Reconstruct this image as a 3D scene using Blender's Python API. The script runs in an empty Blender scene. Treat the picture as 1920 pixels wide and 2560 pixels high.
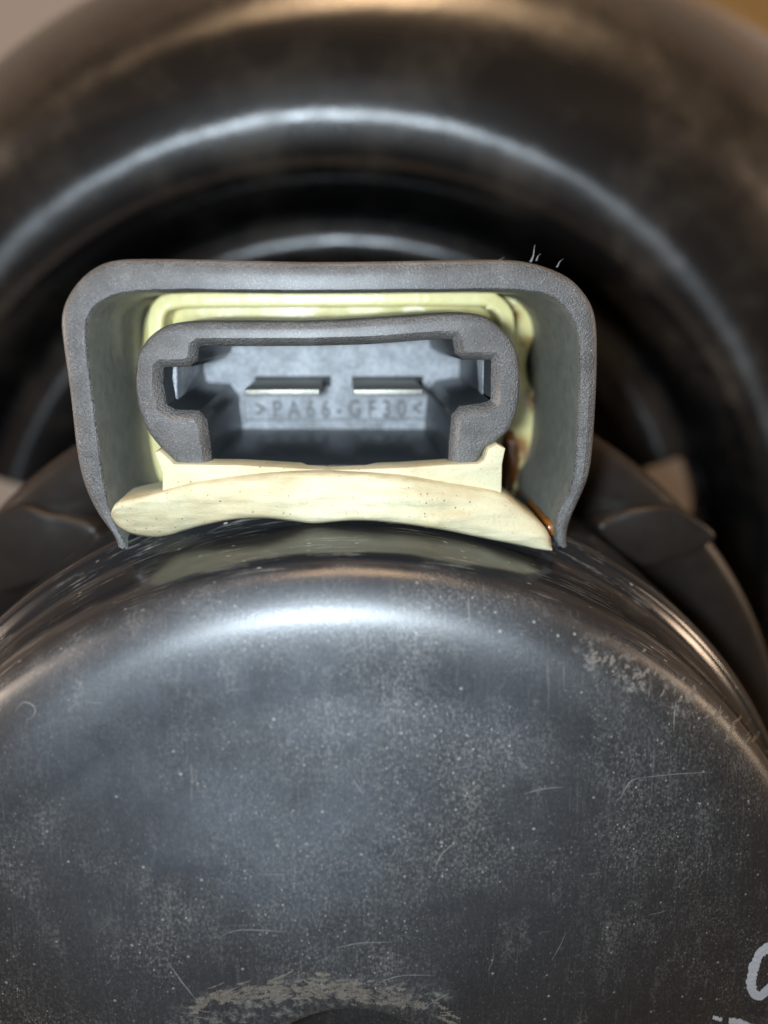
import bpy, bmesh, math, random
import numpy as np
from mathutils import Matrix, Vector, noise

random.seed(7)
MM = 0.001
scene = bpy.context.scene
col = scene.collection

# ------------------------------------------------------------------ camera
# photo pixels (1920 x 2560) -> directions; motor axis is the world Z axis, table is z = 0 (all in mm)
F, VP = 1925.0, (873.0, 740.0)
CX, CY, CZ = 0.7, 51.3, 135.0
_n = np.array([VP[0] - 960, VP[1] - 1280, F]); _n /= np.linalg.norm(_n)
_ex = np.array([1.0, 0, 0]) - _n[0] * _n; _ex /= np.linalg.norm(_ex)
_ey = np.cross(_n, _ex)

def at(x, y, z):
    d = np.array([x - 960, y - 1280, F]); d = d / (d @ _n); D = CZ - z
    return (CX + (d @ _ex) * D, CY - (d @ _ey) * D, z)

cam = bpy.data.cameras.new('camera'); cam_o = bpy.data.objects.new('camera', cam); col.objects.link(cam_o)
right = Vector((_ex[0], -_ey[0], -_n[0])); down = Vector((_ex[1], -_ey[1], -_n[1])); fwd = Vector((_ex[2], -_ey[2], -_n[2]))
R3 = Matrix((right, -down, -fwd)).transposed()
cam_o.matrix_world = Matrix.Translation(Vector((CX, CY, CZ)) * MM) @ R3.to_4x4()
cam.sensor_fit = 'VERTICAL'; cam.sensor_height = 36; cam.lens = F / 2560 * 36
cam.clip_start = 0.002; cam.clip_end = 50
cam.dof.use_dof = True; cam.dof.focus_distance = 0.052; cam.dof.aperture_fstop = 15.0
scene.camera = cam_o

# ------------------------------------------------------------------ light
w = bpy.data.worlds.new('World'); scene.world = w; w.use_nodes = True
w.node_tree.nodes['Background'].inputs[0].default_value = (1.0, 0.70, 0.48, 1)
w.node_tree.nodes['Background'].inputs[1].default_value = 0.075

def area(name, loc, target, size, power, colr, shape='DISK'):
    l = bpy.data.lights.new(name, 'AREA'); l.shape = shape; l.size = size; l.energy = power; l.color = colr
    o = bpy.data.objects.new(name, l); col.objects.link(o); o.location = loc
    o.rotation_euler = (Vector(target) - Vector(loc)).to_track_quat('-Z', 'Y').to_euler()
    return o
flash_loc = (Vector((CX, CY, CZ)) - 6 * right + 0.8 * down) * MM
area('phone_torch', flash_loc, flash_loc + fwd * 0.1, 0.006, 0.046, (0.76, 0.89, 1.0))
area('room_lamp', (0.06, 1.3, 0.185), (0, 0.05, 0.0), 0.34, 5.0, (1.0, 0.66, 0.38))
area('added_side_fill', (-1.25, 0.10, 0.13), (0, 0.05, -0.04), 0.24, 7.0, (1.0, 0.80, 0.66))  # added fill, no real lamp: brightens the table corner and left opening
area('added_side_fill', (1.25, 0.25, 0.13), (0, 0.05, -0.04), 0.24, 2.5, (1.0, 0.72, 0.50))  # weaker added fill for the table seen through the right opening

scene.view_settings.view_transform = 'Standard'; scene.view_settings.look = 'None'
scene.view_settings.exposure = 0.35; scene.view_settings.gamma = 1

# ------------------------------------------------------------------ material helpers
class NT:
    def __init__(s, name):
        m = bpy.data.materials.new(name); m.use_nodes = True; s.m = m; s.t = m.node_tree
        s.b = s.t.nodes['Principled BSDF']
        s.tc = s.t.nodes.new('ShaderNodeTexCoord')
    def n(s, typ, **kw):
        nd = s.t.nodes.new(typ)
        for k, v in kw.items(): setattr(nd, k, v)
        return nd
    def put(s, sock, v):
        if isinstance(v, bpy.types.NodeSocket): s.t.links.new(v, sock)
        else: sock.default_value = v
    def co(s, sx=1, sy=1, sz=1):                       # object coordinates in millimetres, scaled per axis
        mp = s.n('ShaderNodeMapping'); s.t.links.new(s.tc.outputs['Object'], mp.inputs[0])
        mp.inputs['Scale'].default_value = (sx * 1000, sy * 1000, sz * 1000); return mp.outputs[0]
    def noise(s, vec, scale, detail=3, rough=0.6):
        nd = s.n('ShaderNodeTexNoise'); s.put(nd.inputs['Vector'], vec)
        nd.inputs['Scale'].default_value = scale; nd.inputs['Detail'].default_value = detail; nd.inputs['Roughness'].default_value = rough
        return nd.outputs[0]
    def voro(s, vec, scale):
        nd = s.n('ShaderNodeTexVoronoi'); s.put(nd.inputs['Vector'], vec); nd.inputs['Scale'].default_value = scale
        return nd.outputs['Distance'], nd.outputs['Color']
    def math(s, op, a, b=0.0, c=0.0):
        nd = s.n('ShaderNodeMath', operation=op); s.put(nd.inputs[0], a); s.put(nd.inputs[1], b); s.put(nd.inputs[2], c); return nd.outputs[0]
    def ramp(s, v, lo, hi, a=0.0, b=1.0):
        nd = s.n('ShaderNodeMapRange', interpolation_type='SMOOTHSTEP'); s.put(nd.inputs[0], v)
        for i, q in enumerate((lo, hi, a, b)): nd.inputs[i + 1].default_value = q
        return nd.outputs[0]
    def mix(s, f, a, b):
        nd = s.n('ShaderNodeMix', data_type='RGBA'); s.put(nd.inputs[0], f)
        for i, q in ((6, a), (7, b)):
            if isinstance(q, tuple): q = (*q[:3], 1)
            s.put(nd.inputs[i], q)
        return nd.outputs[2]
    def bump(s, h, strength, dist=0.0001):
        nd = s.n('ShaderNodeBump'); nd.inputs['Strength'].default_value = strength; nd.inputs['Distance'].default_value = dist
        s.put(nd.inputs['Height'], h); s.t.links.new(nd.outputs[0], s.b.inputs['Normal'])
    def specks(s, vec, scale, size, keep):
        d, c = s.voro(vec, scale)
        sep = s.n('ShaderNodeSeparateColor'); s.put(sep.inputs[0], c)
        return s.math('MULTIPLY', s.ramp(d, size, size * 0.5), s.math('GREATER_THAN', sep.outputs[0], keep))
    def radial(s, px, py, pz, r0, r1, sx=1, sy=1):     # 1 inside r0 mm of a point, 0 beyond r1
        mp = s.n('ShaderNodeMapping'); s.t.links.new(s.tc.outputs['Object'], mp.inputs[0])
        mp.inputs['Scale'].default_value = (1000 * sx, 1000 * sy, 1000)
        mp.inputs['Location'].default_value = (-px * sx, -py * sy, -pz)
        ln = s.n('ShaderNodeVectorMath', operation='LENGTH'); s.t.links.new(mp.outputs[0], ln.inputs[0])
        return s.ramp(ln.outputs['Value'], r1, r0)
    def polished(s, amount):                           # fine radial rubbing: highlights run round the turned shape
        tn = s.n('ShaderNodeTangent', direction_type='RADIAL', axis='Z'); s.t.links.new(tn.outputs[0], s.b.inputs['Tangent'])
        s.b.inputs['Anisotropic'].default_value = amount
    def fin(s, color=None, rough=None, **kw):
        if color is not None:
            if isinstance(color, tuple): color = (*color[:3], 1)
            s.put(s.b.inputs['Base Color'], color)
        if rough is not None: s.put(s.b.inputs['Roughness'], rough)
        for k, v in kw.items(): s.b.inputs[k.replace('_', ' ')].default_value = v
        return s.m

def mat_cover():
    s = NT('black_cover_plastic')
    sep = s.n('ShaderNodeSeparateXYZ'); s.put(sep.inputs[0], s.co())
    zz = s.math('ADD', sep.outputs[2], s.math('MULTIPLY_ADD', s.noise(s.co(), 0.5, 4), 1.2, -0.6))
    side = s.ramp(zz, 91.3, 89.6)
    # rounded side: circumferential rubbing
    streak = s.ramp(s.noise(s.co(0.22, 0.22, 5.0), 1.2, 5, 0.7), 0.52, 0.75)
    pat = s.ramp(s.noise(s.co(), 0.22, 5), 0.40, 0.58)
    sp = s.specks(s.co(0.45, 0.45, 1.8), 2.2, 0.20, 0.80)
    ms = s.math('MAXIMUM', s.math('MULTIPLY', s.math('MULTIPLY', streak, pat), 0.50), s.math('MULTIPLY', sp, s.math('MULTIPLY', pat, 0.8)))
    # end face: dust, brushing, specks, scuffs
    big = s.ramp(s.noise(s.co(), 0.10, 5, 0.65), 0.40, 0.68)
    brush = s.noise(s.co(6.0, 0.5, 1), 1.0, 5, 0.75)
    fine = s.noise(s.co(1, 0.7, 1), 5.5, 4, 0.75)
    sp1 = s.specks(s.co(1, 0.7, 1), 2.6, 0.20, 0.66); sp2 = s.specks(s.co(1, 0.6, 1), 5.0, 0.28, 0.5); sp3 = s.specks(s.co(0.9, 1, 1), 0.9, 0.11, 0.55)
    dust = s.math('MULTIPLY', s.ramp(fine, 0.42, 0.75), s.math('MULTIPLY_ADD', big, 0.26, 0.03))
    dust = s.math('ADD', dust, s.math('MULTIPLY', s.ramp(brush, 0.52, 0.8), 0.07))
    d2 = s.math('MAXIMUM', s.math('MULTIPLY', sp1, 0.75), s.math('MULTIPLY', sp2, 0.45))
    d2 = s.math('MAXIMUM', s.math('MULTIPLY', d2, s.math('MULTIPLY_ADD', big, 0.8, 0.2)), s.math('MULTIPLY', sp3, 0.5))
    smear = s.math('MULTIPLY', s.ramp(s.noise(s.co(1.0, 0.35, 1), 0.45, 6, 0.7), 0.52, 0.70), s.ramp(fine, 0.35, 0.7))
    hair = s.math('MULTIPLY', s.ramp(s.noise(s.co(7.0, 0.16, 1), 1.0, 3, 0.5), 0.60, 0.72), s.ramp(s.noise(s.co(), 0.3, 3), 0.45, 0.6))
    hair2 = s.math('MULTIPLY', s.ramp(s.noise(s.co(0.5, 5.0, 1), 0.7, 3, 0.5), 0.64, 0.74), s.ramp(s.noise(s.co(), 0.22, 3), 0.5, 0.62))
    dust = s.math('ADD', s.math('ADD', dust, s.math('MULTIPLY', smear, 0.16)), s.math('MULTIPLY', s.math('MAXIMUM', hair, hair2), 0.10))
    m = s.math('MAXIMUM', dust, d2)
    rough_n = s.noise(s.co(), 1.3, 7, 0.8)
    sc = None
    for (px, py, z, r0, r1, sx, sy) in SCUFFS:
        p = at(px, py, z)
        q = s.math('MULTIPLY', s.radial(p[0], p[1], p[2], r0, r1, sx, sy), s.ramp(rough_n, 0.45, 0.68))
        sc = q if sc is None else s.math('MAXIMUM', sc, q)
    m = s.math('MAXIMUM', m, s.math('MULTIPLY', sc, s.math('MULTIPLY_ADD', fine, 0.7, 0.10)))
    m = s.math('ADD', s.math('MULTIPLY', m, s.math('SUBTRACT', 1.0, side)), s.math('MULTIPLY', ms, side))
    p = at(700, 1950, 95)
    painted_sheen = s.math('MULTIPLY', s.radial(p[0], p[1], p[2], 2, 26), s.ramp(s.noise(s.co(), 0.13, 6, 0.7), 0.30, 0.70, 0.40, 1.0))  # torch sheen on the dusty face, painted in as a blue-grey patch
    painted_sheen = s.math('MULTIPLY', s.math('MULTIPLY', painted_sheen, s.math('SUBTRACT', 1.0, side)), s.math('MULTIPLY_ADD', fine, 0.8, 0.5))
    c = s.mix(painted_sheen, (0.011, 0.012, 0.014), (0.075, 0.086, 0.100))
    c = s.mix(m, c, (0.40, 0.38, 0.34))
    r_end = s.math('MULTIPLY_ADD', fine, 0.20, 0.24)
    r = s.math('ADD', s.math('MULTIPLY', r_end, s.math('SUBTRACT', 1.0, side)), s.math('MULTIPLY', side, 0.17))
    r = s.math('MULTIPLY_ADD', m, 0.45, r)
    h = s.math('ADD', s.math('MULTIPLY', brush, 0.6), s.math('MULTIPLY', fine, 0.7))
    s.bump(s.math('MULTIPLY', h, s.math('MULTIPLY_ADD', side, -0.85, 1.0)), 0.35, 0.00006)
    s.put(s.b.inputs['Coat Weight'], s.math('MULTIPLY_ADD', side, -0.75, 0.8))
    s.polished(0.75)
    return s.fin(c, r, Coat_Roughness=0.55, IOR=1.6)

SCUFFS = [(620, 2525, 95, 2.0, 3.6, 0.6, 1.4), (800, 2470, 95, 1.2, 3.0, 0.5, 1.6), (1010, 2480, 95, 1.2, 2.6, 0.6, 1.6), (520, 2550, 95, 1.0, 2.6, 0.7, 1.2),
          (1490, 1640, 92, 0.6, 2.0, 1, 1.2), (1590, 1690, 92, 0.9, 2.2, 1, 1.1), (1690, 1740, 91, 0.9, 2.2, 1, 1), (1790, 1800, 90, 0.9, 2.2, 1, 1),
          (1880, 1850, 90, 0.8, 2.0, 1, 1), (1620, 1560, 90, 0.7, 1.6, 1, 1), (330, 1420, 89, 0.7, 2.0, 0.6, 1.2)]

def mat_gloss_black(name, base=(0.010, 0.010, 0.011), rough=0.26, dusty=0.28):
    s = NT(name)
    a = s.ramp(s.noise(s.co(), 0.08, 5, 0.65), 0.42, 0.75)
    b = s.noise(s.co(), 1.6, 4, 0.7)
    m = s.math('MULTIPLY', s.math('MULTIPLY', a, b), dusty)
    s.bump(s.noise(s.co(), 0.12, 5), 0.22, 0.0005)
    s.polished(0.9)
    return s.fin(s.mix(m, base, (0.40, 0.34, 0.26)), s.math('MULTIPLY_ADD', a, 0.10, rough), Coat_Weight=0.45, Coat_Roughness=0.42, Coat_IOR=1.6, IOR=1.75)

def mat_grain(name, base=0.125):
    s = NT(name)
    d, c = s.voro(s.co(), 6.5)
    f = s.noise(s.co(), 9.0, 3, 0.7); big = s.noise(s.co(), 0.4, 4)
    sep = s.n('ShaderNodeSeparateColor'); s.put(sep.inputs[0], c)
    s.bump(s.math('ADD', s.math('MULTIPLY', d, 0.9), f), 1.0, 0.00010)
    painted_glints = s.specks(s.co(), 5.5, 0.24, 0.80)  # sparkle of the grain painted on as pale specks
    k = s.math('MULTIPLY', s.ramp(big, 0.3, 0.7), s.ramp(f, 0.3, 0.8))
    return s.fin(s.mix(s.math('MULTIPLY', painted_glints, 0.45), s.mix(k, (base * 0.74, base * 0.71, base * 0.69), (base * 2.0, base * 1.94, base * 1.88)), (0.6, 0.6, 0.62)), s.math('MULTIPLY_ADD', sep.outputs[0], 0.2, 0.28), Coat_Weight=0.6, Coat_Roughness=0.4)

def mat_plain(name, colr, rough=0.4, bump=0.0, bscale=2.0, vary=0.15, **kw):
    s = NT(name)
    nn = s.noise(s.co(), bscale, 4, 0.65)
    lo = tuple(c * (1 - vary) for c in colr); hi = tuple(min(1, c * (1 + vary)) for c in colr)
    if bump: s.bump(nn, bump, 0.0001)
    return s.fin(s.mix(nn, lo, hi), rough, **kw)

def mat_foam():
    s = NT('cream_foam')
    big = s.noise(s.co(), 0.22, 4); fine = s.noise(s.co(), 5, 4, 0.7); st = s.noise(s.co(0.25, 2.2, 2.2), 1.0, 4, 0.6)
    c = s.mix(s.ramp(big, 0.35, 0.7), (0.62, 0.57, 0.38), (0.50, 0.43, 0.26))
    c = s.mix(s.math('MULTIPLY', s.ramp(st, 0.52, 0.75), 0.25), c, (0.48, 0.37, 0.20))
    sp = s.specks(s.co(), 2.4, 0.19, 0.45)
    c = s.mix(s.math('MULTIPLY', sp, s.ramp(big, 0.40, 0.62, 0.3, 0.9)), c, (0.10, 0.07, 0.04))
    gr = s.math('MULTIPLY', s.ramp(s.noise(s.co(), 0.45, 6, 0.75), 0.52, 0.72), s.ramp(fine, 0.4, 0.65))
    c = s.mix(s.math('MULTIPLY', gr, 0.40), c, (0.30, 0.23, 0.13))
    s.bump(s.math('ADD', s.math('MULTIPLY', fine, 0.9), st), 0.5, 0.00014)
    return s.fin(c, 0.62, Subsurface_Weight=0.12, Subsurface_Scale=0.0012)

def mat_cream():
    s = NT('cream_plastic')
    n1 = s.noise(s.co(), 0.8, 5, 0.6)
    c = s.mix(n1, (0.80, 0.75, 0.42), (0.62, 0.52, 0.17))
    st = None
    for px, py, r0, r1 in ((1285, 1130, 0.8, 2.2), (1290, 1190, 0.8, 2.0), (1310, 1275, 1.0, 2.6), (1275, 790, 0.3, 1.4), (1335, 1000, 0.3, 1.6), (1340, 1200, 0.3, 1.5), (1325, 860, 0.2, 1.2), (350, 1240, 0.5, 2.0)):
        p = at(px, py, 70.5); q = s.math('MULTIPLY', s.radial(p[0], p[1], p[2], r0, r1), s.ramp(n1, 0.38, 0.56)); st = q if st is None else s.math('MAXIMUM', st, q)
    c = s.mix(st, c, (0.26, 0.10, 0.015))
    s.bump(n1, 0.3, 0.0003)
    return s.fin(c, 0.32)

def mat_socket():
    s = NT('socket_floor')
    a = s.noise(s.co(), 0.5, 5, 0.7); b = s.noise(s.co(), 3.5, 4, 0.7)
    c = s.mix(s.ramp(s.math('ADD', s.math('MULTIPLY', a, 0.6), s.math('MULTIPLY', b, 0.4)), 0.35, 0.68), (0.13, 0.14, 0.15), (0.42, 0.44, 0.47))
    s.bump(s.math('ADD', a, s.math('MULTIPLY', b, 0.5)), 0.4, 0.00015)
    return s.fin(c, 0.42)

M = {}
M['cover'] = mat_cover()
M['flange'] = mat_gloss_black('flange_plastic'); M['lug'] = mat_plain('bracket_plastic', (0.022, 0.017, 0.014), 0.42, 0.4, 0.5, 0.5)
M['grain'] = mat_grain('grained_grey_plastic'); M['wall'] = mat_plain('smooth_dark_plastic', (0.13, 0.128, 0.105), 0.36, 0.35, 1.2, 0.45)
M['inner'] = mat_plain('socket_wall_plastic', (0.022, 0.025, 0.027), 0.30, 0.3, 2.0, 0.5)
M['socket'] = mat_socket(); M['foam'] = mat_foam(); M['letter'] = mat_plain('moulded_letter', (0.09, 0.095, 0.10), 0.45)
M['cream'] = mat_cream()
M['glue'] = mat_plain('amber_glue', (0.22, 0.075, 0.012), 0.22, 0.3, 0.9, 0.5)
M['metal'] = mat_plain('tinned_metal', (0.34, 0.33, 0.29), 0.55, 0.3, 3.0, 0.25, Metallic=1.0)
M['paint'] = mat_plain('white_marker', (0.50, 0.51, 0.53), 0.6, 0.5, 3.0, 0.2)
M['scratch'] = mat_plain('pale_scratch', (0.17, 0.165, 0.155), 0.55, 0, 2.0, 0.6)
M['scuff'] = mat_plain('pale_scuff', (0.150, 0.130, 0.108), 0.6, 0, 3.0, 0.7)
M['table'] = mat_plain('table_laminate', (0.88, 0.80, 0.74), 0.55, 0, 0.03, 0.05)
M['wood'] = mat_plain('tan_wood', (0.66, 0.42, 0.16), 0.5, 0, 0.2, 0.12)
M['burr'] = mat_plain('plastic_burr', (0.16, 0.15, 0.15), 0.5)
M['hole'] = mat_plain('dark_recess', (0.006, 0.006, 0.006), 0.6)

# ------------------------------------------------------------------ mesh helpers
def obj(name, verts, faces, mats, parent=None, midx=None, smooth=True, angle=35):
    me = bpy.data.meshes.new(name); me.from_pydata([(v[0] * MM, v[1] * MM, v[2] * MM) for v in verts], [], faces)
    if not isinstance(mats, (list, tuple)): mats = [mats]
    for m in mats: me.materials.append(m)
    if midx:
        for p, i in zip(me.polygons, midx): p.material_index = i
    bm = bmesh.new(); bm.from_mesh(me); bmesh.ops.recalc_face_normals(bm, faces=bm.faces); bm.to_mesh(me); bm.free()
    if smooth:
        for p in me.polygons: p.use_smooth = True
        me.set_sharp_from_angle(angle=math.radians(angle))
    o = bpy.data.objects.new(name, me); col.objects.link(o)
    if parent: o.parent = parent
    return o

def catmull(pts, n, closed=False):
    P = [np.array(p, float) for p in pts]; k = len(P); out = []
    segs = k if closed else k - 1
    for i in range(segs):
        if closed: a, b, c, d = P[i - 1], P[i], P[(i + 1) % k], P[(i + 2) % k]
        else: a, b, c, d = P[max(i - 1, 0)], P[i], P[i + 1], P[min(i + 2, k - 1)]
        m = max(2, n)
        for j in range(m):
            t = j / m
            out.append(0.5 * ((2 * b) + (c - a) * t + (2 * a - 5 * b + 4 * c - d) * t * t + (3 * b - a - 3 * c + d) * t ** 3))
    if not closed: out.append(P[-1])
    return np.array(out)

def resample(P, n):
    P = np.array(P, float); s = np.r_[0, np.cumsum(np.linalg.norm(np.diff(P, axis=0), axis=1))]
    t = np.linspace(0, s[-1], n); return np.c_[[np.interp(t, s, P[:, i]) for i in range(P.shape[1])]].T

def lathe(prof, segs, closed_end=False):
    """prof rows: r, z, cx, cy"""
    V, Fc = [], []
    for r, z, cx, cy in prof:
        for k in range(segs):
            a = 2 * math.pi * k / segs; V.append((cx + r * math.cos(a), cy + r * math.sin(a), z))
    for i in range(len(prof) - 1):
        for k in range(segs):
            k2 = (k + 1) % segs; Fc.append((i * segs + k, i * segs + k2, (i + 1) * segs + k2, (i + 1) * segs + k))
    if closed_end: Fc.append(tuple(range(segs)))
    return V, Fc

def offset2d(P, d):
    """move a closed 2-D loop along its vertex normals (d > 0: inwards for counter-clockwise loops)"""
    P = np.array(P, float); A = 0.5 * np.sum(P[:, 0] * np.roll(P[:, 1], -1) - np.roll(P[:, 0], -1) * P[:, 1])
    sgn = 1 if A > 0 else -1; out = []
    for i in range(len(P)):
        e1 = P[i] - P[i - 1]; e2 = P[(i + 1) % len(P)] - P[i]
        e1 /= np.linalg.norm(e1) + 1e-9; e2 /= np.linalg.norm(e2) + 1e-9
        n1 = np.array([-e1[1], e1[0]]); n2 = np.array([-e2[1], e2[0]]); b = n1 + n2
        b = b / max(0.35, (1 + n1 @ n2)); out.append(P[i] + sgn * d * b)
    return np.array(out)

def prism(name, loop, z0, z1, mat, parent, bev=0.3, wob=0.0, steps=3):
    """closed 2-D loop (mm) raised from z0 to z1 with a rounded top edge"""
    loops = [(np.array(loop, float), z0)]
    for k in range(steps + 1):
        a = 0.5 * math.pi * k / steps
        loops.append((offset2d(loop, bev * (1 - math.cos(a))), z1 - bev + bev * math.sin(a)))
    V, Fc = [], []; n = len(loop)
    for L, z in loops:
        for p in L:
            dz = wob * noise.noise(Vector((p[0] * 0.35, p[1] * 0.35, 3.1))) if wob else 0
            V.append((p[0], p[1], z + (dz if z > z0 else 0)))
    for i in range(len(loops) - 1):
        for k in range(n): Fc.append((i * n + k, i * n + (k + 1) % n, (i + 1) * n + (k + 1) % n, (i + 1) * n + k))
    Fc.append(tuple(range(n))); Fc.append(tuple(range((len(loops) - 1) * n, len(loops) * n)))
    return obj(name, V, Fc, mat, parent)

def px2(pts, z): return [at(x, y, z)[:2] for x, y in pts]

def ring_prism(name, outer, inner, zf, zo, zi, mats, parent, bev=0.45, chin=0.5, deep=None):
    """front rim between two closed loops; outer wall back to zo, inner wall back to zi"""
    outer = np.array(outer); inner = np.array(inner)
    bm = bmesh.new()
    def add(L, z): return [bm.verts.new((p[0], p[1], z)) for p in L]
    def bridge(a, b, mi):
        n = len(a)
        for k in range(n):
            f = bm.faces.new((a[k], a[(k + 1) % n], b[(k + 1) % n], b[k])); f.material_index = mi
    o0 = add(outer, zo); seq = [o0]
    for k in range(4):
        a = 0.5 * math.pi * k / 3
        seq.append(add(offset2d(outer, bev * (1 - math.cos(a))), zf - bev + bev * math.sin(a)))
    for i in range(4): bridge(seq[i], seq[i + 1], 0 if i else 1)
    i_front = add(offset2d(inner, -0.12), zf); i_1 = add(inner, zf - 0.12); i_2 = add(offset2d(inner, chin), zf - 0.75)
    i_back = add(offset2d(inner, chin + 0.15) if deep is None else deep, zi)
    bridge(i_front, i_1, 0); bridge(i_1, i_2, 0); bridge(i_2, i_back, 1)
    edges = []
    for L in (seq[-1], i_front):
        for k in range(len(L)):
            e = bm.edges.get((L[k], L[(k + 1) % len(L)])); edges.append(e)
    r = bmesh.ops.triangle_fill(bm, use_beauty=True, use_dissolve=False, edges=edges)
    for f in r['geom']:
        if isinstance(f, bmesh.types.BMFace): f.material_index = 0
    bmesh.ops.recalc_face_normals(bm, faces=bm.faces)
    bmesh.ops.scale(bm, vec=(MM,) * 3, verts=bm.verts)
    me = bpy.data.meshes.new(name); bm.to_mesh(me); bm.free()
    for m in mats: me.materials.append(m)
    for p in me.polygons: p.use_smooth = True
    me.set_sharp_from_angle(angle=math.radians(35))
    o = bpy.data.objects.new(name, me); col.objects.link(o); o.parent = parent
    return o

# ------------------------------------------------------------------ setting
TZ = -48.0
t = obj('table_top', [(x, y, TZ - d) for d in (0, 18) for x, y in ((-600, -600), (600, -600), (600, 600), (-600, 600))],
        [(0, 1, 2, 3), (4, 5, 6, 7), (0, 1, 5, 4), (1, 2, 6, 5), (2, 3, 7, 6), (3, 0, 4, 7)], M['table'], smooth=False)
t['kind'] = 'structure'; t['label'] = 'pale pinkish beige table top under the fan motor'

# ------------------------------------------------------------------ the motor
motor = bpy.data.objects.new('fan_motor', None); col.objects.link(motor); motor.empty_display_size = 0.02
motor['label'] = 'black heater fan motor with round flange and grey two-blade connector'
motor['category'] = 'fan motor'

# motor cover: domed end, rounded shoulder, slightly tapered side
HOLE_R = 6.6
def ztop(r): return 95.6 - 3.3 * (r / 31) ** 2
prof = [(0, 92.2), (HOLE_R - 0.9, 92.2), (HOLE_R - 0.5, 92.5), (HOLE_R - 0.3, 94.6), (HOLE_R, ztop(HOLE_R) - 0.1)]
prof += [(r, ztop(r)) for r in np.linspace(HOLE_R + 0.3, 28.0, 26)]
#p0 = np.array((28.0, ztop(28.0))); p1 = np.array((31.8, p0[1] - 0.2 * 3.8)); p2 = np.array((37.2, 91.2)); p3 = np.array((37.3, 85.6))
for q in catmull([(28.0, ztop(28.0)), (30.3, 92.75), (32.2, 92.3), (33.6, 91.7), (34.7, 90.95), (35.4, 90.0), (35.75, 89.0), (36.0, 87.5), (36.15, 86.0), (36.3, 84.2)], 5)[1:]: prof.append(tuple(q))
n_end = len(prof) - 1
prof += [(36.6, 83.2), (37.4, 82.7), (37.95, 82.2), (38.1, 81.5), (38.1, 74), (38.1, 66), (38.1, 63.5), (38.7, 63.0), (38.9, 62.4), (38.9, 58.5), (38.6, 58), (38.2, 57.5), (38.2, 30), (38.2, 12)]
V, Fc = lathe([(r, z, 0, 0) for r, z in prof], 240)
cover = obj('motor_cover', V, Fc, M['cover'], motor, angle=50)

# mounting flange: dish with two beads and a falling outer rim
RING, RIM = (0.0, 2.0), (8.0, 3.5)
fp = [(37.0, 12.5, 0), (46, 12.2, 0), (49.5, 13.4, 0), (52.0, 16.4, 0), (55.0, 18.2, 0), (58.0, 18.6, 0), (60.2, 17.8, 0), (61.3, 15.6, 0), (61.8, 13.4, 0), (62.1, 11.0, 0), (62.9, 16.0, 0),
      (63.7, 21.0, 0), (64.6, 25.4, 0), (66.4, 27.9, 0), (69.6, 29.3, 0), (73.0, 29.95, 0.05), (77.0, 29.9, 0.15), (82.5, 28.0, 0.35), (89, 22.9, 0.7), (95.5, 14.6, 0.9), (99, 7.8, 1), (100.5, 2.6, 1), (100.8, 0.0, 1)]
iv = 9; cp = np.vstack([resample(catmull(fp[:iv + 1], 8), 90)[:-1], resample(catmull(fp[iv:], 8), 110)])
rows = [(r, max(0.0, z), RING[0] + (RIM[0] - RING[0]) * k, RING[1] + (RIM[1] - RING[1]) * k) for r, z, k in cp]
rows_a = np.array(rows); tg = np.gradient(rows_a[:, :2], axis=0); tg /= np.linalg.norm(tg, axis=1)[:, None]
under = [(r + t[1] * 1.8, max(0.0, z - t[0] * 1.8), cx, cy) for (r, z, cx, cy), t in zip(rows, tg)]
SEG, NR = 420, len(rows)
V, _ = lathe(rows + under, SEG)
HOLES = [px2([tuple(p) for p in catmull(h, 4, True)], 14) for h in
         ([(1600, 1165), (1650, 1142), (1692, 1138), (1726, 1172), (1738, 1212), (1722, 1245), (1680, 1290), (1560, 1250)],
          [(-60, 1160), (30, 1172), (88, 1196), (96, 1230), (60, 1290), (-20, 1330), (-110, 1260)])]
def inside(p, L):
    c = False; j = len(L) - 1
    for i in range(len(L)):
        if (L[i][1] > p[1]) != (L[j][1] > p[1]) and p[0] < (L[j][0] - L[i][0]) * (p[1] - L[i][1]) / (L[j][1] - L[i][1]) + L[i][0]: c = not c
        j = i
    return c
keep = np.ones((NR - 1, SEG), bool)
for i in range(NR - 1):
    if not 40 < rows[i][0] < 66: continue
    for k in range(SEG):
        q = V[i * SEG + k]
        if any(inside(q, L) for L in HOLES): keep[i, k] = False
Fc = []; U = NR * SEG
vi = lambda i, k: i * SEG + k % SEG
for i in range(NR - 1):
    for k in range(SEG):
        c4 = (vi(i, k), vi(i, k + 1), vi(i + 1, k + 1), vi(i + 1, k))
        if keep[i, k]: Fc.append(c4); Fc.append(tuple(U + v for v in c4[::-1]))
        else:                                             # wall of the opening wherever the neighbour stays
            for (ii, kk, e) in ((i, (k - 1) % SEG, (c4[0], c4[3])), (i, (k + 1) % SEG, (c4[1], c4[2])), (i - 1, k, (c4[0], c4[1])), (i + 1, k, (c4[3], c4[2]))):
                if keep[ii, kk]: Fc.append((e[0], e[1], U + e[1], U + e[0]))
for i in (0, NR - 1):
    for k in range(SEG): Fc.append((vi(i, k), vi(i, k + 1), U + vi(i, k + 1), U + vi(i, k)))
flange = obj('mounting_flange', V, Fc, M['flange'], motor, angle=50)

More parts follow.
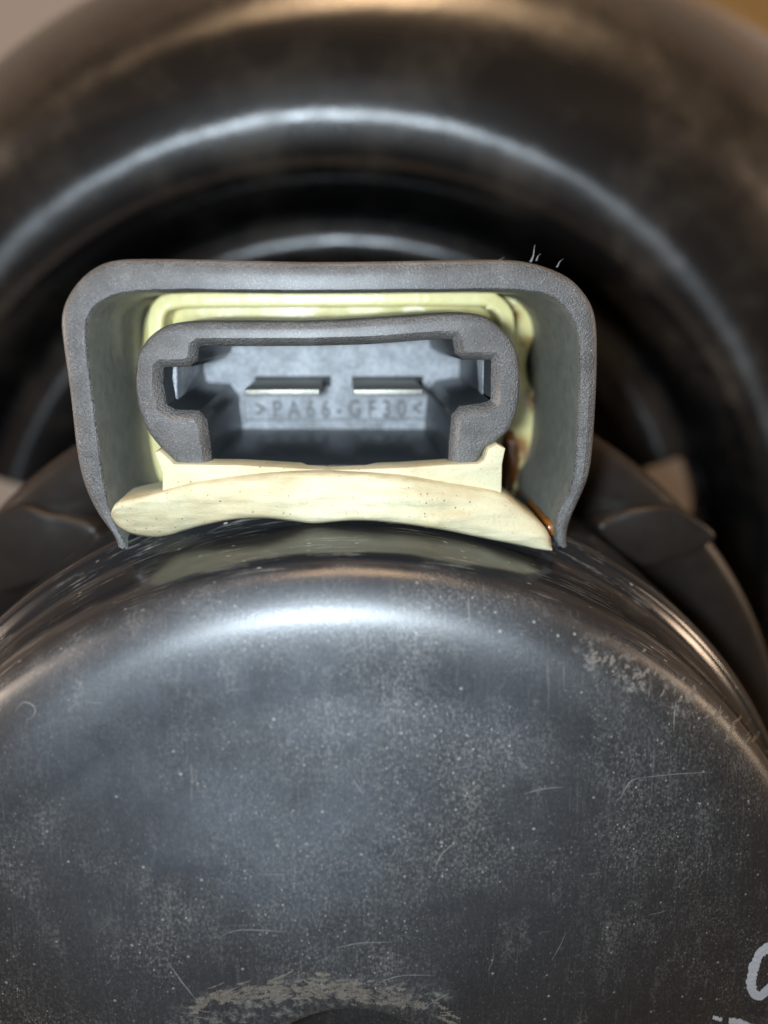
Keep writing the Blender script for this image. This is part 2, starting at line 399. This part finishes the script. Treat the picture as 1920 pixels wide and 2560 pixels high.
# unseen fan wheel the motor stands on, added so light gets under the flange
V, Fc = lathe([(0.5, TZ, 0, 0), (40, TZ, 0, 0), (41, TZ + 1, 0, 0), (41, TZ + 2.5, 0, 0), (36, TZ + 3, 0, 0), (30, TZ + 14, 0, 0), (12, 2, 0, 0), (9, 9, 0, 0), (9, 14, 0, 0)], 72)
for k in range(32):
    a = 2 * math.pi * k / 32; c_, s_ = math.cos(a), math.sin(a); b0 = len(V)
    for r_, off in ((34, -0.5), (40, 1.5), (40, 2.3), (34, 0.3)):
        for z_ in (TZ + 2, TZ + 42): V.append((r_ * c_ - off * s_, r_ * s_ + off * c_, z_))
    Fc += [(b0, b0 + 2, b0 + 3, b0 + 1), (b0 + 2, b0 + 4, b0 + 5, b0 + 3), (b0 + 4, b0 + 6, b0 + 7, b0 + 5), (b0 + 6, b0, b0 + 1, b0 + 7), (b0 + 1, b0 + 3, b0 + 5, b0 + 7), (b0, b0 + 2, b0 + 4, b0 + 6)]
obj('fan_wheel', V, Fc, M['flange'], motor, angle=40)

# collar round the cover, held by two lugs
band = [(38.0, 58), (45.0, 58), (45.3, 66.0), (45.0, 67.2), (44.2, 67.8), (42.0, 68.0), (40.0, 67.2), (38.0, 65.5)]
V, Fc = lathe([(r, z, 0, 0) for r, z in band], 180)
obj('collar', V, Fc, M['lug'], motor, angle=50)
for pts in ([(1500, 1330), (1548, 1294), (1605, 1276), (1690, 1272), (1745, 1300), (1800, 1348), (1735, 1390), (1686, 1405), (1605, 1420)],
            [(240, 1330), (165, 1300), (117, 1290), (40, 1270), (-30, 1300), (-70, 1350), (-20, 1480), (60, 1470), (110, 1450), (190, 1390)]):
    L = px2([tuple(p) for p in catmull(pts, 4, True)], 70)
    prism('lug', L, 60, 69.6, M['lug'], motor, 0.5, 0.3)

# ------------------------------------------------------------------ connector
ZS = 83.0
so = [(292, 1372), (281, 1342), (243, 1292), (208, 1222), (187, 1136), (174, 1014), (161, 918), (150, 840), (148, 788), (165, 738), (200, 692), (243, 662), (295, 648), (404, 647),
      (600, 650), (780, 655), (1021, 652), (1214, 648), (1310, 652), (1383, 672), (1436, 700), (1474, 744), (1494, 792), (1498, 869), (1496, 966), (1489, 1086), (1479, 1183), (1455, 1245), (1428, 1303), (1420, 1345), (1422, 1368)]
si = [(318, 1372), (306, 1342), (277, 1284), (260, 1205), (248, 1122), (235, 1014), (222, 919), (215, 840), (219, 797), (235, 769), (265, 748), (308, 734), (369, 728), (447, 726),
      (600, 728), (780, 729), (1021, 727), (1238, 725), (1325, 729), (1378, 742), (1412, 768), (1436, 807), (1448, 850), (1450, 917), (1449, 980), (1445, 1062), (1438, 1173), (1424, 1231), (1393, 1280), (1388, 1340), (1398, 1368)]
O = catmull(so, 6); I = catmull(si, 6)
for _ in range(8):
    for P_ in (O, I): P_[1:-1] = 0.5 * P_[1:-1] + 0.25 * (P_[:-2] + P_[2:])
O = np.array([at(x, y, ZS)[:2] for x, y in O]); I = np.array([at(x, y, ZS)[:2] for x, y in I])
n = len(O)
def edge_norm(P):
    T = np.gradient(P, axis=0); T /= np.linalg.norm(T, axis=1)[:, None]; return np.c_[-T[:, 1], T[:, 0]]
NO = edge_norm(O); NI = edge_norm(I)
if (NO[n // 2] @ np.array([0, 1])) < 0: NO = -NO; NI = -NI          # outward
jit = np.array([0.05 * noise.noise(Vector((k * 0.31, 0, 0))) + 0.03 * noise.noise(Vector((k * 1.7, 5, 0))) for k in range(n)])
rings = [(O + NO * 0.9, 46, None)]
for k in range(4):
    a = 0.5 * math.pi * k / 3; rings.append((O - NO * (0.55 * (1 - math.cos(a))), ZS - 0.55 + 0.55 * math.sin(a), None))
mid = 0.5 * (O + I); rings.append((mid, ZS + 0.06, None))
rings.append((I + NI * (0.12 + jit[:, None]), ZS, None)); rings.append((I + NI * (jit[:, None] * 0.6), ZS - 0.18, None)); rings.append((I - NI * 0.25, 66, None)); rings.append((I - NI * 0.5, 46, None))
V, Fc, mi = [], [], []
for L, z, _ in rings: V += [(p[0], p[1], z) for p in L]
R = len(rings)
for i in range(R - 1):
    for k in range(n - 1):
        Fc.append((i * n + k, i * n + k + 1, (i + 1) * n + k + 1, (i + 1) * n + k)); mi.append(1 if i in (0, R - 2, R - 3) else 0)
Fc += [tuple(i * n for i in range(R)), tuple(i * n + n - 1 for i in range(R))]; mi += [1, 1]
shroud = obj('connector_shroud', V, Fc, [M['grain'], M['wall']], motor, mi, angle=40)
base = [tuple(p) for p in (O - NO * 0.8)[::3]]
prism('shroud_base', base, 46.5, 56, M['wall'], shroud, 0.2)
# torn moulding burrs on the shroud edge
for pts, wd in (([(1326, 655), (1333, 640), (1337, 612)], 9), ([(1340, 652), (1345, 640), (1352, 634)], 6), ([(1392, 668), (1399, 654), (1408, 647)], 6), ([(1244, 652), (1256, 646), (1262, 642)], 4)):
    P = [np.array(at(x, y, ZS - 0.5)) for x, y in pts]; V = []; Fc = []
    for k, p in enumerate(P):
        h = wd * (1 - k / (len(P) - 0.7)) * 0.027 * 0.32
        V += [tuple(p + np.array(q)) for q in ((-h, 0, -h), (h, 0, -h), (h, 0, h), (-h, 0, h))]
    for k in range(len(P) - 1):
        for j in range(4): Fc.append((4 * k + j, 4 * k + (j + 1) % 4, 4 * k + 4 + (j + 1) % 4, 4 * k + 4 + j))
    Fc += [(0, 1, 2, 3), tuple(range(len(V) - 4, len(V)))]
    obj('burr', V, Fc, M['burr'], shroud)

# cream carrier inside the shroud: plate and raised frame
pl = [(300, 1330), (318, 1260), (334, 1160), (345, 1095), (352, 1040), (350, 950), (352, 860), (358, 800), (385, 745), (430, 722), (700, 714), (1290, 714), (1325, 726), (1344, 775), (1340, 835), (1322, 900), (1328, 955), (1350, 1000),
      (1362, 1050), (1358, 1100), (1348, 1150), (1350, 1200), (1347, 1290), (1300, 1340), (800, 1330)]
# inner sleeve with stepped opening
sl = [(470, 1215), (447, 1170), (421, 1146), (391, 1114), (365, 1079), (347, 1036), (337, 992), (334, 949), (339, 897), (352, 866), (378, 836), (412, 815), (456, 806), (560, 803), (780, 803), (973, 793), (1117, 784), (1180, 784),
      (1228, 799), (1267, 831), (1291, 869), (1302, 917), (1302, 990), (1291, 1043), (1272, 1081), (1243, 1105), (1212, 1127), (1195, 1170), (1185, 1215)]
L0 = [tuple(p) for p in catmull(sl, 4, False)]
op = [(510, 1184), (506, 1122), (497, 1060), (486, 1046), (428, 1044), (396, 1024), (384, 959), (386, 913), (398, 903), (462, 902), (473, 893), (476, 861), (493, 850), (772, 849), (923, 845), (1097, 832), (1142, 833), (1150, 842), (1157, 878), (1168, 885),
      (1240, 885), (1250, 897), (1248, 1000), (1243, 1016), (1218, 1026), (1160, 1034), (1148, 1048), (1141, 1120), (1139, 1184)]
outer = px2(L0, ZS); inner = np.array(px2(op, ZS))
ZP = 70.5
carrier = ring_prism('cream_carrier', px2([tuple(p) for p in catmull(pl, 4, True)], ZP), offset2d(outer, 0.5), ZP, 57, 58, [M['cream'], M['cream']], motor, 0.7, 0.0)
for v in carrier.data.vertices:
    if v.co.z > 0.065: v.co.z += 0.0006 * noise.noise(v.co * 300)
fo = [(372, 880), (366, 800), (385, 752), (425, 732), (520, 727), (860, 726), (1190, 724), (1248, 738), (1282, 776), (1290, 830), (1290, 960), (1250, 1060), (420, 1060), (376, 980)]
fp_ = catmull([(368, 900)] + fo[1:10] + [(1290, 900)], 5); fp_ = np.array(px2([tuple(p) for p in fp_], 74))
tn = np.gradient(fp_, axis=0); tn /= np.linalg.norm(tn, axis=1)[:, None]; nn_ = np.c_[-tn[:, 1], tn[:, 0]]
if nn_[len(nn_) // 2][1] > 0: nn_ = -nn_
prism('cream_frame', list(map(tuple, fp_)) + list(map(tuple, (fp_ + nn_ * 1.25)[::-1])), 60, 74, M['cream'], carrier, 0.3)
bk = [(608, 1082), (600, 1050), (580, 985), (565, 981), (520, 978), (510, 972), (503, 950), (503, 912), (512, 905), (540, 900), (550, 890), (556, 865), (566, 858), (772, 858), (923, 858), (1085, 858), (1105, 860), (1112, 868), (1116, 884), (1128, 890),
      (1160, 892), (1166, 900), (1164, 970), (1160, 976), (1150, 978), (1105, 980), (1095, 990), (1088, 1040), (1090, 1074)]
ZB = 70.0
ctr = inner.mean(0)
deep = inner + 0.0
deep = offset2d(inner, 0.95)
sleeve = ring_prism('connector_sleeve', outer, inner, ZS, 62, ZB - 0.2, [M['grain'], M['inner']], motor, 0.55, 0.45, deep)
# socket floor with its shape, a sunk label field, two blades and raised lettering
fl = offset2d(inner, 0.5)
obj('socket_floor', [(p[0], p[1], ZB) for p in fl] + [(p[0], p[1], ZB - 2) for p in fl],
    [tuple(range(len(fl)))] + [(k, (k + 1) % len(fl), len(fl) + (k + 1) % len(fl), len(fl) + k) for k in range(len(fl))], M['socket'], sleeve, smooth=False)
def box(name, x0, x1, y0, y1, z0, z1, mat, parent, bev=0.12):
    return prism(name, [(x0, y0), (x1, y0), (x1, y1), (x0, y1)], z0, z1, mat, parent, bev, 0, 2)
for xs in ((612, 799), (883, 1057)):
    zt = ZB + 7.2
    a = at(xs[0], 972, zt); b = at(xs[1], 990, zt)
    yc = 0.5 * (a[1] + b[1]); th = 0.24
    box('terminal_blade', a[0], b[0], yc - th, yc + th, ZB - 1.5, zt, M['metal'], sleeve, 0.12)
    box('blade_slot', a[0] - 0.1, b[0] + 0.7, yc - th - 0.15, yc + th + 0.25, ZB - 0.5, ZB + 0.012, M['hole'], sleeve, 0.005)
# latch steps in the two side notches
for nm, q in (('latch_step', [(424, 908), (444, 908), (444, 1034), (424, 1034)]), ('latch_step', [(1206, 893), (1250, 893), (1250, 1006), (1206, 1006)])):
    prism(nm, px2(q, ZS - 3.2), ZB - 0.3, ZS - 3.2, M['socket'], sleeve, 0.15)
cu = bpy.data.curves.new('lettering', 'FONT'); cu.body = '>PA66-GF30<'; cu.size = 0.0021; cu.extrude = 0.00022; cu.bevel_depth = 0.00003; cu.space_character = 1.65; cu.align_x = 'LEFT'
tmp = bpy.data.objects.new('tmp', cu); col.objects.link(tmp)
dg = bpy.context.evaluated_depsgraph_get(); me = bpy.data.meshes.new_from_object(tmp.evaluated_get(dg)); bpy.data.objects.remove(tmp)
a = at(640, 1043, ZB); b = at(1054, 1043, ZB)
wd = max(v.co.x for v in me.vertices)
sx = (b[0] - a[0]) * MM / wd
for v in me.vertices: v.co = Vector((a[0] * MM + v.co.x * sx, a[1] * MM + v.co.y * 0.95, ZB * MM + v.co.z + 0.00003))
me.materials.clear(); me.materials.append(M['letter'])
tx = bpy.data.objects.new('moulded_lettering', me); col.objects.link(tx); tx.parent = sleeve
tx['label'] = 'raised material mark >PA66-GF30< on the socket floor'
# thin raised border round the lettering
q = [at(612, 1050, ZB), at(1072, 1044, ZB), at(1072, 1000, ZB), at(612, 1000, ZB)]
for (x0, x1, y0, y1) in ((q[0][0], q[1][0], q[0][1] - 0.06, q[0][1] + 0.06), (q[0][0] - 0.06, q[0][0] + 0.06, q[0][1] + 0.07, q[3][1]), (q[1][0] - 0.06, q[1][0] + 0.06, q[0][1] + 0.07, q[2][1])):
    box('label_border', x0, x1, y0, y1, ZB - 0.1, ZB + 0.05, M['letter'], sleeve, 0.02)

# ------------------------------------------------------------------ cream foam at the connector's mouth
fl = [(386, 1132), (398, 1127), (424, 1150), (434, 1161), (600, 1163), (720, 1170), (820, 1176), (1000, 1170), (1120, 1162), (1196, 1160), (1212, 1152), (1222, 1122), (1245, 1112), (1264, 1122), (1256, 1160), (1254, 1255), (900, 1270), (405, 1262), (406, 1185)]
flap = prism('foam_flap', px2(fl, 83.6), 81.6, 83.6, M['foam'], motor, 0.12, 0.0)
top = [(276, 1285), (292, 1256), (340, 1242), (404, 1228), (491, 1206), (621, 1186), (720, 1180), (820, 1179), (925, 1184), (1021, 1191), (1117, 1207), (1238, 1228), (1277, 1246), (1310, 1273), (1358, 1312), (1377, 1345)]
bot = [(280, 1298), (302, 1322), (340, 1338), (404, 1343), (491, 1318), (580, 1300), (660, 1296), (740, 1304), (790, 1309), (876, 1302), (973, 1306), (1100, 1324), (1200, 1344), (1290, 1362), (1345, 1374), (1381, 1378)]
zt = [83.7, 83.7, 83.7, 83.7, 83.7, 83.7, 83.9, 84.0, 84.0, 83.9, 83.7, 83.7, 83.7, 83.7, 83.7, 83.7]
zb = [82.6, 82.6, 82.6, 82.6, 83.2, 84.2, 84.4, 84.4, 84.4, 84.6, 84.8, 84.8, 84.7, 84.6, 84.4, 84.2]
T = resample(catmull([(*a, b) for a, b in zip(top, zt)], 6), 90); B = resample(catmull([(*a, b) for a, b in zip(bot, zb)], 6), 90)
NV = 22; V = []; Fc = []
for i in range(90):
    u = i / 89.0
    e = math.sqrt(max(0, 1 - (1 - min(1, u / 0.07)) ** 2)) * (0.35 + 0.65 * math.sqrt(max(0.0, 1 - max(0, (u - 0.97) / 0.03) ** 2)))
    for j in range(NV):
        v = j / (NV - 1.0); x, y, z = T[i] * (1 - v) + B[i] * v
        z += 0.95 * e * math.sqrt(max(0, 1 - (2 * v - 1) ** 2)) ** 0.8
        z += 0.22 * noise.noise(Vector((x * 0.008, y * 0.035, 1))) + 0.10 * noise.noise(Vector((x * 0.02 + y * 0.012, y * 0.09, 4))) + 0.03 * noise.noise(Vector((x * 0.09, y * 0.16, 8)))
        # pressed crease along the right half
        yc = 1262 + 0.02 * (x - 700); z -= 0.16 * math.exp(-((y - yc) / 5.0) ** 2) * max(0, min(1, (x - 760) / 120)) * max(0, min(1, (1250 - x) / 150))
        V.append(at(x, y, z))
m = len(V)
for i in range(90):
    for j in range(NV):
        x, y, z = V[i * NV + j]; V.append((x, y + 0.9 * (j / (NV - 1.0)) ** 4, 80.0))
idx = lambda i, j, b=0: b * m + i * NV + j
for i in range(89):
    for j in range(NV - 1):
        Fc.append((idx(i, j), idx(i + 1, j), idx(i + 1, j + 1), idx(i, j + 1))); Fc.append((idx(i, j, 1), idx(i, j + 1, 1), idx(i + 1, j + 1, 1), idx(i + 1, j, 1)))
    for j in (0, NV - 1): Fc.append((idx(i, j), idx(i + 1, j), idx(i + 1, j, 1), idx(i, j, 1)))
for i in (0, 89):
    for j in range(NV - 1): Fc.append((idx(i, j), idx(i, j + 1), idx(i, j + 1, 1), idx(i, j, 1)))
obj('foam_seal', V, Fc, M['foam'], motor, angle=60)

# amber glue squeezed out beside the foam
def blob(name, pts, z0, z1, mat):
    return prism(name, px2([tuple(p) for p in catmull(pts, 4, True)], z1), z0, z1, mat, motor, 0.9, 0.8, 5)
blob('glue_bead', [(1262, 1105), (1285, 1080), (1300, 1120), (1296, 1190), (1280, 1245), (1250, 1230)], 60, 71.3, M['glue'])
blob('glue_bead', [(1270, 1250), (1310, 1245), (1350, 1258), (1352, 1300), (1330, 1330), (1280, 1300)], 62, 73.5, M['glue'])
blob('glue_bead', [(1366, 1308), (1392, 1312), (1406, 1335), (1402, 1372), (1376, 1380)], 76, 82.4, M['glue'])

# ------------------------------------------------------------------ marks on the end face
def surf(x, y, lift=0.012):
    z = 92.0
    for _ in range(12):
        p = at(x, y, z); r = math.hypot(p[0], p[1])
        zz = np.interp(r, PR, PZ); z = 0.5 * (z + zz)
    return at(x, y, z + lift)
_pp = sorted(set((round(r, 4), round(z, 4)) for r, z in prof[4:n_end + 1])); PR = [a for a, b in _pp]; PZ = [b for a, b in _pp]
def ribbon(V, Fc, pts, w0, w1=None, jag=0.0, lift=0.012):
    P = resample(catmull(pts, 8), max(8, len(pts) * 7)); T = np.gradient(P, axis=0); T /= np.linalg.norm(T, axis=1)[:, None] + 1e-9
    b = len(V); k = len(P)
    for i, (p, t) in enumerate(zip(P, T)):
        ww = w0 if w1 is None else w0 * (0.25 + 0.75 * math.sin(math.pi * (i + 0.5) / k)) * (1 + (w1 - 1) * i / k)
        a = ww * (1 + jag * random.uniform(-1, 1)); c = ww * (1 + jag * random.uniform(-1, 1))
        V.append(surf(p[0] - t[1] * a / 2, p[1] + t[0] * a / 2, lift)); V.append(surf(p[0] + t[1] * c / 2, p[1] - t[0] * c / 2, lift))
    for i in range(k - 1): Fc.append((b + 2 * i, b + 2 * i + 2, b + 2 * i + 3, b + 2 * i + 1))
V, Fc = [], []
marks = [([(420, 2405), (455, 2455), (495, 2505)], 7), ([(1550, 1998), (1575, 1955), (1600, 1945)], 7), ([(1600, 1945), (1680, 1936), (1775, 1930)], 4), ([(1085, 2178), (1105, 2135), (1140, 2105)], 6),
         ([(1690, 1752), (1686, 1790), (1684, 1826)], 6), ([(1310, 1985), (1360, 1972), (1410, 1968)], 5), ([(545, 2345), (600, 2325), (720, 2330)], 5), ([(840, 2370), (900, 2358), (985, 2355)], 5),
         ([(640, 2187), (690, 2186), (735, 2187)], 4), ([(940, 2460), (1000, 2440), (1082, 2438)], 5), ([(1060, 2520), (1100, 2495), (1125, 2482)], 6), ([(880, 1945), (900, 1975), (910, 1990)], 5), ([(1380, 2400), (1400, 2365), (1415, 2330)], 3),
         ([(1170, 1490), (1172, 1520), (1174, 1560)], 6), ([(1060, 1580), (1110, 1570), (1160, 1550), (1185, 1548)], 8), ([(1050, 1590), (1095, 1586), (1130, 1578)], 5), ([(40, 1775), (60, 1755), (86, 1768), (84, 1790), (66, 1800)], 6)]
for p, w_ in marks: ribbon(V, Fc, p, w_ * 0.5, 0.8, 0.35)
V0, F0 = V, Fc; V, Fc = [], []
for k in range(46):                                    # comb of scrapes along the right shoulder
    q = k / 45.0; x = 1480 + 430 * q + random.gauss(0, 8); y = 1640 + 60 * q + 150 * q * q + random.gauss(0, 18); l = random.uniform(10, 34); a = random.gauss(2.2, 0.25)
    ribbon(V, Fc, [(x, y), (x + 0.5 * l * math.cos(a) + 2, y + 0.5 * l * math.sin(a)), (x + l * math.cos(a), y + l * math.sin(a))], random.uniform(2.5, 13), 0.6, 0.8)
for k in range(170):                                    # rubbed crescent round the shaft opening
    q = random.random(); x = 470 + 650 * q; y = 2545 - 75 * math.sin(math.pi * min(1, 0.12 + 0.8 * q)) + random.gauss(0, 14); l = random.uniform(12, 55); a = -0.22 + 0.4 * q + random.gauss(0, 0.2)
    ribbon(V, Fc, [(x, y), (x + 0.5 * l * math.cos(a), y + 0.5 * l * math.sin(a) + 2), (x + l * math.cos(a), y + l * math.sin(a))], random.uniform(2.5, 13), 0.6, 0.8)
sf = obj('scuff_marks', V, Fc, M['scuff'], cover); sf['kind'] = 'stuff'
V, Fc = V0, F0
for k in range(10):
    x, y = random.uniform(60, 1860), random.uniform(1640, 2540); a = random.gauss(1.75 if x < 960 else 2.3, 0.5); l = random.uniform(15, 70); bnd = random.uniform(-8, 8)
    if math.hypot(*at(x, y, 93)[:2]) > 31: continue
    ribbon(V, Fc, [(x, y), (x + l / 2 * math.cos(a) + bnd, y + l / 2 * math.sin(a)), (x + l * math.cos(a), y + l * math.sin(a))], random.uniform(0.7, 1.6), 0.7, 0.2)
sm = obj('scratch_marks', V, Fc, M['scratch'], cover); sm['kind'] = 'stuff'
V, Fc = [], []
ribbon(V, Fc, [(1985, 2400), (1945, 2368), (1905, 2378), (1882, 2430), (1880, 2475), (1898, 2490), (1925, 2470), (1960, 2420)], 24, None, 0.2, 0.03)
ribbon(V, Fc, [(1782, 2543), (1805, 2550)], 9, None, 0.3, 0.03)
ribbon(V, Fc, [(1822, 2552), (1850, 2556), (1890, 2572), (1950, 2580)], 14, None, 0.3, 0.03)
obj('marker_writing', V, Fc, M['paint'], cover)

# ------------------------------------------------------------------ strip of tan wood on the table beyond the rim
a = at(1690, -60, TZ + 3); b = at(2000, 110, TZ + 3)
d = np.array([b[0] - a[0], b[1] - a[1]]); d /= np.linalg.norm(d); nn = np.array([-d[1], d[0]])
A = np.array(a[:2]) - d * 60; Bp = np.array(b[:2]) + d * 90
st = prism('wood_strip', [tuple(A), tuple(Bp), tuple(Bp + nn * 12), tuple(A + nn * 12)], TZ, TZ + 3, M['wood'], None, 0.6)
st['label'] = 'narrow tan wooden strip lying on the table beside the flange'; st['category'] = 'wood strip'
